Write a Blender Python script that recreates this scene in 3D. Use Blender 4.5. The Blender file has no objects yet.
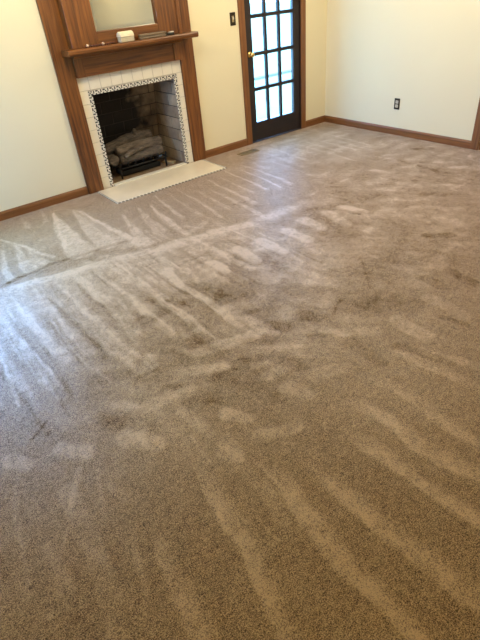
import bpy, bmesh, math, random
import numpy as np
from mathutils import Matrix, Vector

# ------------------------------------------------------------------ camera, world, lights, exposure
scene = bpy.context.scene
COL = scene.collection
cam_data = bpy.data.cameras.new('camera')
cam = bpy.data.objects.new('camera', cam_data)
COL.objects.link(cam)
CAM_POS = Vector((-2.2379, -4.6073, 1.5915))
CAM_RIGHT = (0.784601, -0.614756, -0.080474)
CAM_UP = (0.409278, 0.416054, 0.812029)
CAM_FWD = (0.465718, 0.670055, -0.578043)
cam.matrix_world = Matrix((
    (CAM_RIGHT[0], CAM_UP[0], -CAM_FWD[0], CAM_POS[0]),
    (CAM_RIGHT[1], CAM_UP[1], -CAM_FWD[1], CAM_POS[1]),
    (CAM_RIGHT[2], CAM_UP[2], -CAM_FWD[2], CAM_POS[2]),
    (0, 0, 0, 1)))
cam_data.sensor_fit = 'VERTICAL'
cam_data.sensor_height = 36.0
cam_data.lens = 476.04 / 640 * 36.0
cam_data.clip_start = 0.05
scene.camera = cam

SKY_COLOR = (0.20, 0.48, 1.0)
SKY_STRENGTH = 30.0
LAMP_COLOR = (1.0, 0.87, 0.62)
LAMP_POWER = 119.0
EXPOSURE = 0.0

world = bpy.data.worlds.new('overcast_sky')
scene.world = world
world.use_nodes = True
wn = world.node_tree
wn.nodes['Background'].inputs['Color'].default_value = (*SKY_COLOR, 1)
wn.nodes['Background'].inputs['Strength'].default_value = SKY_STRENGTH

# room extents (metres)
XL, XR, YB, H = -3.2, 2.63, -8.6, 2.44
WIN_X0, WIN_X1, WIN_Z0, WIN_Z1 = -2.60, -1.49, 0.62, 2.10      # window left of the fireplace
SIDE_Y0, SIDE_Y1 = -1.30, -0.60                              # unseen window added in the left wall to cool the far floor
D0, D1, DTOP = 1.399, 2.199, 2.09                             # french door opening


def portal(name, loc, rot, sx, sy):
    l = bpy.data.lights.new(name, 'AREA')
    l.shape = 'RECTANGLE'
    l.size, l.size_y = sx, sy
    l.cycles.is_portal = True
    o = bpy.data.objects.new(name, l)
    o.location = loc
    o.rotation_euler = rot
    COL.objects.link(o)


portal('window_portal', ((WIN_X0 + WIN_X1) / 2, 0.14, (WIN_Z0 + WIN_Z1) / 2), (-math.pi / 2, 0, 0), WIN_X1 - WIN_X0, WIN_Z1 - WIN_Z0)
portal('added_window_portal', (XL - 0.14, (SIDE_Y0 + SIDE_Y1) / 2, (WIN_Z0 + WIN_Z1) / 2), (0, -math.pi / 2, 0), WIN_Z1 - WIN_Z0, SIDE_Y1 - SIDE_Y0)
portal('french_door_portal', ((D0 + D1) / 2, 0.14, 1.05), (-math.pi / 2, 0, 0), D1 - D0, 2.08)

scene.view_settings.view_transform = 'Standard'
scene.view_settings.look = 'None'
scene.view_settings.gamma = 1.0
scene.view_settings.use_curve_mapping = False
scene.view_settings.exposure = EXPOSURE
scene.cycles.use_denoising = True
scene.cycles.max_bounces = 10
scene.cycles.diffuse_bounces = 6
scene.cycles.sample_clamp_indirect = 8.0


# ------------------------------------------------------------------ helpers
def tag(o, label=None, cat=None, group=None, kind=None):
    if label: o['label'] = label
    if cat: o['category'] = cat
    if group: o['group'] = group
    if kind: o['kind'] = kind
    return o


def empty(name, loc=(0, 0, 0)):
    o = bpy.data.objects.new(name, None)
    o.location = loc
    o.empty_display_size = 0.1
    COL.objects.link(o)
    return o


def link(name, mesh, mat=None, parent=None, loc=None, rot=None):
    if mat is not None and not mesh.materials:
        for m in (mat if isinstance(mat, (list, tuple)) else [mat]):
            mesh.materials.append(m)
    o = bpy.data.objects.new(name, mesh)
    if loc is not None: o.location = loc
    if rot is not None: o.rotation_euler = rot
    COL.objects.link(o)
    if parent is not None: o.parent = parent
    return o


def to_mesh(bm, name, smooth=False):
    bmesh.ops.recalc_face_normals(bm, faces=bm.faces)
    me = bpy.data.meshes.new(name)
    bm.to_mesh(me)
    bm.free()
    if smooth:
        for p in me.polygons: p.use_smooth = True
    return me


def add_box(bm, x0, x1, y0, y1, z0, z1, mi=0):
    vs = [bm.verts.new((x, y, z)) for x in (x0, x1) for y in (y0, y1) for z in (z0, z1)]
    fs = []
    for q in ((0, 1, 3, 2), (4, 6, 7, 5), (0, 4, 5, 1), (2, 3, 7, 6), (0, 2, 6, 4), (1, 5, 7, 3)):
        f = bm.faces.new([vs[i] for i in q])
        f.material_index = mi
        fs.append(f)
    return vs


def box_mesh(name, x0, x1, y0, y1, z0, z1, bev=0.0, seg=2):
    bm = bmesh.new()
    add_box(bm, x0, x1, y0, y1, z0, z1)
    if bev > 0:
        bmesh.ops.bevel(bm, geom=bm.edges[:], offset=bev, segments=seg, affect='EDGES', profile=0.5)
    return to_mesh(bm, name)


def box(name, x0, x1, y0, y1, z0, z1, mat, parent=None, bev=0.0, seg=2):
    return link(name, box_mesh(name, x0, x1, y0, y1, z0, z1, bev, seg), mat, parent)


def boxes(name, lst, mat, parent=None):
    bm = bmesh.new()
    for b in lst: add_box(bm, *b)
    return link(name, to_mesh(bm, name), mat, parent)


def add_tube(bm, pts, radii, seg=10, cap=True, jitter=None):
    """Sweep a ring along a polyline."""
    pts = [Vector(p) for p in pts]
    rings = []
    up = Vector((0, 0, 1))
    for i, p in enumerate(pts):
        a = pts[max(i - 1, 0)]; b = pts[min(i + 1, len(pts) - 1)]
        d = (b - a).normalized()
        ref = up if abs(d.z) < 0.9 else Vector((1, 0, 0))
        s = d.cross(ref).normalized(); t = s.cross(d).normalized()
        r = radii[i] if isinstance(radii, (list, tuple)) else radii
        ring = []
        for k in range(seg):
            th = 2 * math.pi * k / seg
            rr = r * (jitter(i, k) if jitter else 1.0)
            ring.append(bm.verts.new(p + s * math.cos(th) * rr + t * math.sin(th) * rr))
        rings.append(ring)
    for i in range(len(rings) - 1):
        for k in range(seg):
            bm.faces.new((rings[i][k], rings[i][(k + 1) % seg], rings[i + 1][(k + 1) % seg], rings[i + 1][k]))
    if cap:
        bm.faces.new(rings[0][::-1]); bm.faces.new(rings[-1])
    return rings


def tube(name, pts, radii, mat, parent=None, seg=10, smooth=True):
    bm = bmesh.new()
    add_tube(bm, pts, radii, seg)
    return link(name, to_mesh(bm, name, smooth), mat, parent)


def add_lathe(bm, prof, axis='z', c=(0, 0, 0), seg=20):
    rings = []
    for r, h in prof:
        ring = []
        for k in range(seg):
            th = 2 * math.pi * k / seg
            u, v = r * math.cos(th), r * math.sin(th)
            p = {'z': (u, v, h), 'y': (u, h, v), 'x': (h, u, v)}[axis]
            ring.append(bm.verts.new((p[0] + c[0], p[1] + c[1], p[2] + c[2])))
        rings.append(ring)
    for i in range(len(rings) - 1):
        for k in range(seg):
            bm.faces.new((rings[i][k], rings[i][(k + 1) % seg], rings[i + 1][(k + 1) % seg], rings[i + 1][k]))
    bm.faces.new(rings[0]); bm.faces.new(rings[-1])


def lathe(name, prof, mat, parent=None, axis='z', c=(0, 0, 0), seg=20):
    bm = bmesh.new()
    add_lathe(bm, prof, axis, c, seg)
    return link(name, to_mesh(bm, name, True), mat, parent)


def prism_x(name, prof, x0, x1, mat, parent=None):
    """Extrude a (y, z) outline along x."""
    bm = bmesh.new()
    a = [bm.verts.new((x0, y, z)) for y, z in prof]
    b = [bm.verts.new((x1, y, z)) for y, z in prof]
    n = len(prof)
    for i in range(n):
        bm.faces.new((a[i], a[(i + 1) % n], b[(i + 1) % n], b[i]))
    bm.faces.new(a); bm.faces.new(b)
    return link(name, to_mesh(bm, name), mat, parent)


# ------------------------------------------------------------------ materials
def new_mat(name):
    m = bpy.data.materials.new(name)
    m.use_nodes = True
    nt = m.node_tree
    return m, nt, nt.nodes['Principled BSDF']


def plain(name, col, rough=0.5, metal=0.0, spec=0.5, noise=0.0, nscale=8.0, bump=0.0, bscale=60.0, coat=0.0):
    m, nt, b = new_mat(name)
    b.inputs['Roughness'].default_value = rough
    b.inputs['Metallic'].default_value = metal
    b.inputs['Specular IOR Level'].default_value = spec
    b.inputs['Coat Weight'].default_value = coat
    tc = nt.nodes.new('ShaderNodeTexCoord')
    if noise > 0:
        n = nt.nodes.new('ShaderNodeTexNoise')
        n.inputs['Scale'].default_value = nscale
        n.inputs['Detail'].default_value = 4
        nt.links.new(tc.outputs['Object'], n.inputs['Vector'])
        r = nt.nodes.new('ShaderNodeValToRGB')
        r.color_ramp.elements[0].color = (*[c * (1 - noise) for c in col], 1)
        r.color_ramp.elements[1].color = (*[min(1, c * (1 + noise)) for c in col], 1)
        r.color_ramp.elements[0].position = 0.3
        r.color_ramp.elements[1].position = 0.7
        nt.links.new(n.outputs['Fac'], r.inputs['Fac'])
        nt.links.new(r.outputs['Color'], b.inputs['Base Color'])
    else:
        b.inputs['Base Color'].default_value = (*col, 1)
    if bump > 0:
        n2 = nt.nodes.new('ShaderNodeTexNoise')
        n2.inputs['Scale'].default_value = bscale
        n2.inputs['Detail'].default_value = 3
        nt.links.new(tc.outputs['Object'], n2.inputs['Vector'])
        bp = nt.nodes.new('ShaderNodeBump')
        bp.inputs['Strength'].default_value = bump
        bp.inputs['Distance'].default_value = 0.004
        nt.links.new(n2.outputs['Fac'], bp.inputs['Height'])
        nt.links.new(bp.outputs['Normal'], b.inputs['Normal'])
    return m


def wood(name, dark, light, axis='z', rough=0.38, scale=1.0):
    """Stained wood with grain running along one axis."""
    m, nt, b = new_mat(name)
    tc = nt.nodes.new('ShaderNodeTexCoord')
    mp = nt.nodes.new('ShaderNodeMapping')
    s = {'x': (2, 45, 45), 'y': (45, 2, 45), 'z': (45, 45, 2)}[axis]
    mp.inputs['Scale'].default_value = [v * scale for v in s]
    nt.links.new(tc.outputs['Object'], mp.inputs['Vector'])
    n = nt.nodes.new('ShaderNodeTexNoise')
    n.inputs['Scale'].default_value = 1.0
    n.inputs['Detail'].default_value = 6
    n.inputs['Roughness'].default_value = 0.65
    n.inputs['Distortion'].default_value = 0.6
    nt.links.new(mp.outputs['Vector'], n.inputs['Vector'])
    r = nt.nodes.new('ShaderNodeValToRGB')
    r.color_ramp.elements[0].color = (*dark, 1)
    r.color_ramp.elements[1].color = (*light, 1)
    r.color_ramp.elements[0].position = 0.33
    r.color_ramp.elements[1].position = 0.68
    nt.links.new(n.outputs['Fac'], r.inputs['Fac'])
    nt.links.new(r.outputs['Color'], b.inputs['Base Color'])
    bp = nt.nodes.new('ShaderNodeBump')
    bp.inputs['Strength'].default_value = 0.12
    bp.inputs['Distance'].default_value = 0.002
    nt.links.new(n.outputs['Fac'], bp.inputs['Height'])
    nt.links.new(bp.outputs['Normal'], b.inputs['Normal'])
    b.inputs['Roughness'].default_value = rough
    return m


WOOD_D, WOOD_L = (0.070, 0.021, 0.0045), (0.255, 0.092, 0.019)
M_WOODZ = wood('stained_oak_upright', WOOD_D, WOOD_L, 'z')
M_WOODX = wood('stained_oak_level', WOOD_D, WOOD_L, 'x')
M_TRIMX = wood('baseboard_wood_x', (0.140, 0.050, 0.012), (0.265, 0.105, 0.029), 'x', 0.42)
M_TRIMY = wood('baseboard_wood_y', (0.140, 0.050, 0.012), (0.265, 0.105, 0.029), 'y', 0.42)
M_TRIMZ = wood('casing_wood', (0.140, 0.050, 0.012), (0.265, 0.105, 0.029), 'z', 0.42)
M_DOORZ = wood('dark_door_upright', (0.010, 0.005, 0.005), (0.022, 0.010, 0.008), 'z', 0.5)
M_DOORX = wood('dark_door_level', (0.010, 0.005, 0.005), (0.022, 0.010, 0.008), 'x', 0.5)
M_WALL = plain('cream_wall_paint', (0.80, 0.725, 0.52), 0.75, spec=0.25, noise=0.015, nscale=1.5, bump=0.06, bscale=180)
M_CEIL = plain('ceiling_paint', (0.70, 0.66, 0.58), 0.9, spec=0.2, bump=0.1, bscale=120)
M_TILE = plain('cream_glazed_tile', (0.80, 0.735, 0.60), 0.22, noise=0.03, nscale=14)
M_GROUT = plain('tile_grout', (0.50, 0.45, 0.36), 0.85, noise=0.1, nscale=40)
M_CHIPW = plain('mosaic_white', (0.84, 0.80, 0.70), 0.3)
M_CHIPK = plain('mosaic_black', (0.020, 0.020, 0.022), 0.3)
M_HEARTH = plain('hearth_stone', (0.78, 0.665, 0.50), 0.25, noise=0.05, nscale=5)
M_IRON = plain('black_iron', (0.012, 0.011, 0.010), 0.6, 0.3, bump=0.3, bscale=200)
M_BRASS = plain('polished_brass', (0.80, 0.55, 0.20), 0.22, 1.0)
M_AGED = plain('aged_brass', (0.42, 0.32, 0.18), 0.45, 0.7, noise=0.2, nscale=60)
M_BRONZE = plain('dark_bronze', (0.045, 0.034, 0.022), 0.35, 0.7)
M_IVORY = plain('ivory_plastic', (0.62, 0.56, 0.43), 0.4)
M_SOOTFLOOR = plain('firebox_floor', (0.20, 0.125, 0.065), 0.9, noise=0.35, nscale=9, bump=0.3, bscale=80)
M_BLACKHOLE = plain('flue_soot_duct_shade', (0.008, 0.007, 0.006), 0.95)
M_PATIO = plain('patio_stone', (0.40, 0.40, 0.235), 0.8, noise=0.06, nscale=1.2)
M_KERB = plain('patio_edge', (0.24, 0.20, 0.15), 0.8)
M_SLAB = plain('subfloor', (0.3, 0.25, 0.2), 0.9)

# mirror
M_MIRROR, nt_, b_ = new_mat('silvered_mirror')
b_.inputs['Base Color'].default_value = (0.84, 0.86, 0.80, 1)
b_.inputs['Metallic'].default_value = 1.0
b_.inputs['Roughness'].default_value = 0.015

# window glass: thin panes that let light straight through, with a slight reflection
def glass_mat(name, tint):
    m, nt, b = new_mat(name)
    tr = nt.nodes.new('ShaderNodeBsdfTransparent')
    tr.inputs['Color'].default_value = (*tint, 1)
    gl = nt.nodes.new('ShaderNodeBsdfGlossy')
    gl.inputs['Roughness'].default_value = 0.02
    mx = nt.nodes.new('ShaderNodeMixShader')
    mx.inputs['Fac'].default_value = 0.04
    nt.links.new(tr.outputs['BSDF'], mx.inputs[1])
    nt.links.new(gl.outputs['BSDF'], mx.inputs[2])
    nt.links.new(mx.outputs['Shader'], nt.nodes['Material Output'].inputs['Surface'])
    return m


M_GLASS = glass_mat('window_glass', (0.97, 0.99, 0.99))
M_TINTED = glass_mat('tinted_door_glass', (0.66, 0.68, 0.66))      # two faces per pane: about half the light


def firebrick_mat():
    """Tan firebrick; soot stain with its own ragged outline spread over the fireback."""
    m, nt, b = new_mat('firebrick')
    b.inputs['Roughness'].default_value = 0.9
    geo = nt.nodes.new('ShaderNodeNewGeometry')
    oi = nt.nodes.new('ShaderNodeObjectInfo')
    ramp = nt.nodes.new('ShaderNodeValToRGB')
    ramp.color_ramp.elements[0].color = (0.42, 0.29, 0.18, 1)
    ramp.color_ramp.elements[1].color = (0.66, 0.50, 0.33, 1)
    nt.links.new(oi.outputs['Random'], ramp.inputs['Fac'])
    n = nt.nodes.new('ShaderNodeTexNoise')
    n.inputs['Scale'].default_value = 14
    n.inputs['Detail'].default_value = 5
    nt.links.new(geo.outputs['Position'], n.inputs['Vector'])
    mul = nt.nodes.new('ShaderNodeMix'); mul.data_type = 'RGBA'; mul.blend_type = 'MULTIPLY'
    mul.inputs['Factor'].default_value = 0.55
    nt.links.new(ramp.outputs['Color'], mul.inputs['A'])
    nt.links.new(n.outputs['Fac'], mul.inputs['B'])
    # soot: ellipsoid stain around the fireback, broken up by noise
    mp = nt.nodes.new('ShaderNodeMapping')
    mp.vector_type = 'POINT'
    mp.inputs['Location'].default_value = (0.17 * 1.45, -0.52 * 2.6, -0.52 * 1.35)
    mp.inputs['Scale'].default_value = (1.45, 2.6, 1.35)
    nt.links.new(geo.outputs['Position'], mp.inputs['Vector'])
    ln = nt.nodes.new('ShaderNodeVectorMath'); ln.operation = 'LENGTH'
    nt.links.new(mp.outputs['Vector'], ln.inputs[0])
    n2 = nt.nodes.new('ShaderNodeTexNoise')
    n2.inputs['Scale'].default_value = 6.5
    n2.inputs['Detail'].default_value = 4
    nt.links.new(geo.outputs['Position'], n2.inputs['Vector'])
    ad = nt.nodes.new('ShaderNodeMath'); ad.operation = 'MULTIPLY_ADD'
    nt.links.new(n2.outputs['Fac'], ad.inputs[0])
    ad.inputs[1].default_value = 0.9
    nt.links.new(ln.outputs['Value'], ad.inputs[2])
    mr = nt.nodes.new('ShaderNodeMapRange')
    mr.inputs['From Min'].default_value = 0.98
    mr.inputs['From Max'].default_value = 1.38
    mr.inputs['To Min'].default_value = 0.97
    mr.inputs['To Max'].default_value = 0.0
    nt.links.new(ad.outputs['Value'], mr.inputs['Value'])
    so = nt.nodes.new('ShaderNodeMix'); so.data_type = 'RGBA'
    nt.links.new(mr.outputs['Result'], so.inputs['Factor'])
    nt.links.new(mul.outputs['Result'], so.inputs['A'])
    so.inputs['B'].default_value = (0.006, 0.005, 0.005, 1)
    nt.links.new(so.outputs['Result'], b.inputs['Base Color'])
    bp = nt.nodes.new('ShaderNodeBump')
    bp.inputs['Strength'].default_value = 0.4
    bp.inputs['Distance'].default_value = 0.004
    nt.links.new(n.outputs['Fac'], bp.inputs['Height'])
    nt.links.new(bp.outputs['Normal'], b.inputs['Normal'])
    return m


M_BRICK = firebrick_mat()
M_MORTAR = plain('smoky_mortar', (0.055, 0.045, 0.036), 0.95, noise=0.3, nscale=20)


def log_mat(name, a, c):
    m, nt, b = new_mat(name)
    b.inputs['Roughness'].default_value = 0.85
    tc = nt.nodes.new('ShaderNodeTexCoord')
    mp = nt.nodes.new('ShaderNodeMapping')
    mp.inputs['Scale'].default_value = (6, 30, 30)
    nt.links.new(tc.outputs['Object'], mp.inputs['Vector'])
    n = nt.nodes.new('ShaderNodeTexNoise')
    n.inputs['Scale'].default_value = 1.6
    n.inputs['Detail'].default_value = 7
    n.inputs['Roughness'].default_value = 0.7
    nt.links.new(mp.outputs['Vector'], n.inputs['Vector'])
    r = nt.nodes.new('ShaderNodeValToRGB')
    r.color_ramp.elements[0].color = (*a, 1); r.color_ramp.elements[1].color = (*c, 1)
    r.color_ramp.elements[0].position = 0.36; r.color_ramp.elements[1].position = 0.62
    nt.links.new(n.outputs['Fac'], r.inputs['Fac'])
    nt.links.new(r.outputs['Color'], b.inputs['Base Color'])
    bp = nt.nodes.new('ShaderNodeBump')
    bp.inputs['Strength'].default_value = 0.9
    bp.inputs['Distance'].default_value = 0.008
    nt.links.new(n.outputs['Fac'], bp.inputs['Height'])
    nt.links.new(bp.outputs['Normal'], b.inputs['Normal'])
    return m


M_LOG = log_mat('log_bark', (0.045, 0.033, 0.026), (0.19, 0.150, 0.118))
M_LOG2 = log_mat('log_bark_sooty', (0.020, 0.016, 0.013), (0.135, 0.103, 0.080))


def carpet_mat():
    m, nt, b = new_mat('carpet_pile')
    b.inputs['Roughness'].default_value = 0.9
    b.inputs['Specular IOR Level'].default_value = 0.1
    b.inputs['Coat Weight'].default_value = 0.75
    b.inputs['Coat Roughness'].default_value = 0.40
    b.inputs['Coat IOR'].default_value = 1.5
    b.inputs['Sheen Weight'].default_value = 1.0
    b.inputs['Sheen Roughness'].default_value = 0.52
    b.inputs['Sheen Tint'].default_value = (1.0, 0.96, 0.92, 1)
    at = nt.nodes.new('ShaderNodeAttribute'); at.attribute_name = 'pile_lean'
    tc = nt.nodes.new('ShaderNodeTexCoord')
    # tufts
    n1 = nt.nodes.new('ShaderNodeTexNoise')
    n1.inputs['Scale'].default_value = 260
    n1.inputs['Detail'].default_value = 2.5
    n1.inputs['Roughness'].default_value = 0.7
    nt.links.new(tc.outputs['Object'], n1.inputs['Vector'])
    n3 = nt.nodes.new('ShaderNodeTexNoise')
    n3.inputs['Scale'].default_value = 120
    n3.inputs['Detail'].default_value = 2
    nt.links.new(tc.outputs['Object'], n3.inputs['Vector'])
    n4 = nt.nodes.new('ShaderNodeTexNoise')
    n4.inputs['Scale'].default_value = 42
    n4.inputs['Detail'].default_value = 2
    nt.links.new(tc.outputs['Object'], n4.inputs['Vector'])
    # value = 0.5 + lean*0.34 + (n1-0.5)*1.5 + (n3-0.5)*0.5
    def math_(op, a, c, d=None):
        k = nt.nodes.new('ShaderNodeMath'); k.operation = op
        for i, v in enumerate((a, c, d)):
            if v is None: continue
            if isinstance(v, (int, float)): k.inputs[i].default_value = v
            else: nt.links.new(v, k.inputs[i])
        return k.outputs[0]
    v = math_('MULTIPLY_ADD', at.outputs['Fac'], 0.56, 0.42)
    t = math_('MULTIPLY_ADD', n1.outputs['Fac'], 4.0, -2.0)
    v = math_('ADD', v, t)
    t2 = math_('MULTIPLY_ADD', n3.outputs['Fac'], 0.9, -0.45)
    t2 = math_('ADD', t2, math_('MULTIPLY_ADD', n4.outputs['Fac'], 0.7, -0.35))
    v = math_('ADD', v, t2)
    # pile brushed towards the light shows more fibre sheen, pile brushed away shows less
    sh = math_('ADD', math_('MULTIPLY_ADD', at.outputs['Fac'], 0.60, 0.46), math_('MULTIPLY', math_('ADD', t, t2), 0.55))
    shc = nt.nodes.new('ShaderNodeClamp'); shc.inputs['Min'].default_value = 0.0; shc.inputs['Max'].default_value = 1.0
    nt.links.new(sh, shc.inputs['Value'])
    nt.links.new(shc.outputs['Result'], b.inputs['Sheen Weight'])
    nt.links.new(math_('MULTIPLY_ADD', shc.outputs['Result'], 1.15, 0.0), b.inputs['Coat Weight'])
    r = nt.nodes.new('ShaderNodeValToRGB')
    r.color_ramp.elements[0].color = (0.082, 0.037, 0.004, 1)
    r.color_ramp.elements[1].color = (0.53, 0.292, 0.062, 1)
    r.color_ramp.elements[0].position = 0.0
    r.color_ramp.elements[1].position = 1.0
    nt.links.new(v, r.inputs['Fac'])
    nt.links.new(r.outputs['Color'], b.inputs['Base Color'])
    bp = nt.nodes.new('ShaderNodeBump')
    bp.inputs['Strength'].default_value = 0.6
    bp.inputs['Distance'].default_value = 0.004
    nt.links.new(n1.outputs['Fac'], bp.inputs['Height'])
    nt.links.new(bp.outputs['Normal'], b.inputs['Normal'])
    cn = nt.nodes.new('ShaderNodeCombineXYZ'); cn.inputs['Z'].default_value = 1.0
    bc = nt.nodes.new('ShaderNodeBump')                                # fibre sheen: softer relief than the tufts themselves
    bc.inputs['Strength'].default_value = 0.35
    bc.inputs['Distance'].default_value = 0.002
    nt.links.new(n1.outputs['Fac'], bc.inputs['Height'])
    nt.links.new(cn.outputs['Vector'], bc.inputs['Normal'])
    nt.links.new(bc.outputs['Normal'], b.inputs['Coat Normal'])
    return m


M_CARPET = carpet_mat()

# ------------------------------------------------------------------ structure
def structure(o, label, cat):
    return tag(o, label, cat, kind='structure')


floor = structure(box('floor', XL, XR, YB, 0.0, -0.12, -0.012, M_SLAB), 'room floor covered wall to wall in tan brown carpet', 'floor')

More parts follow.
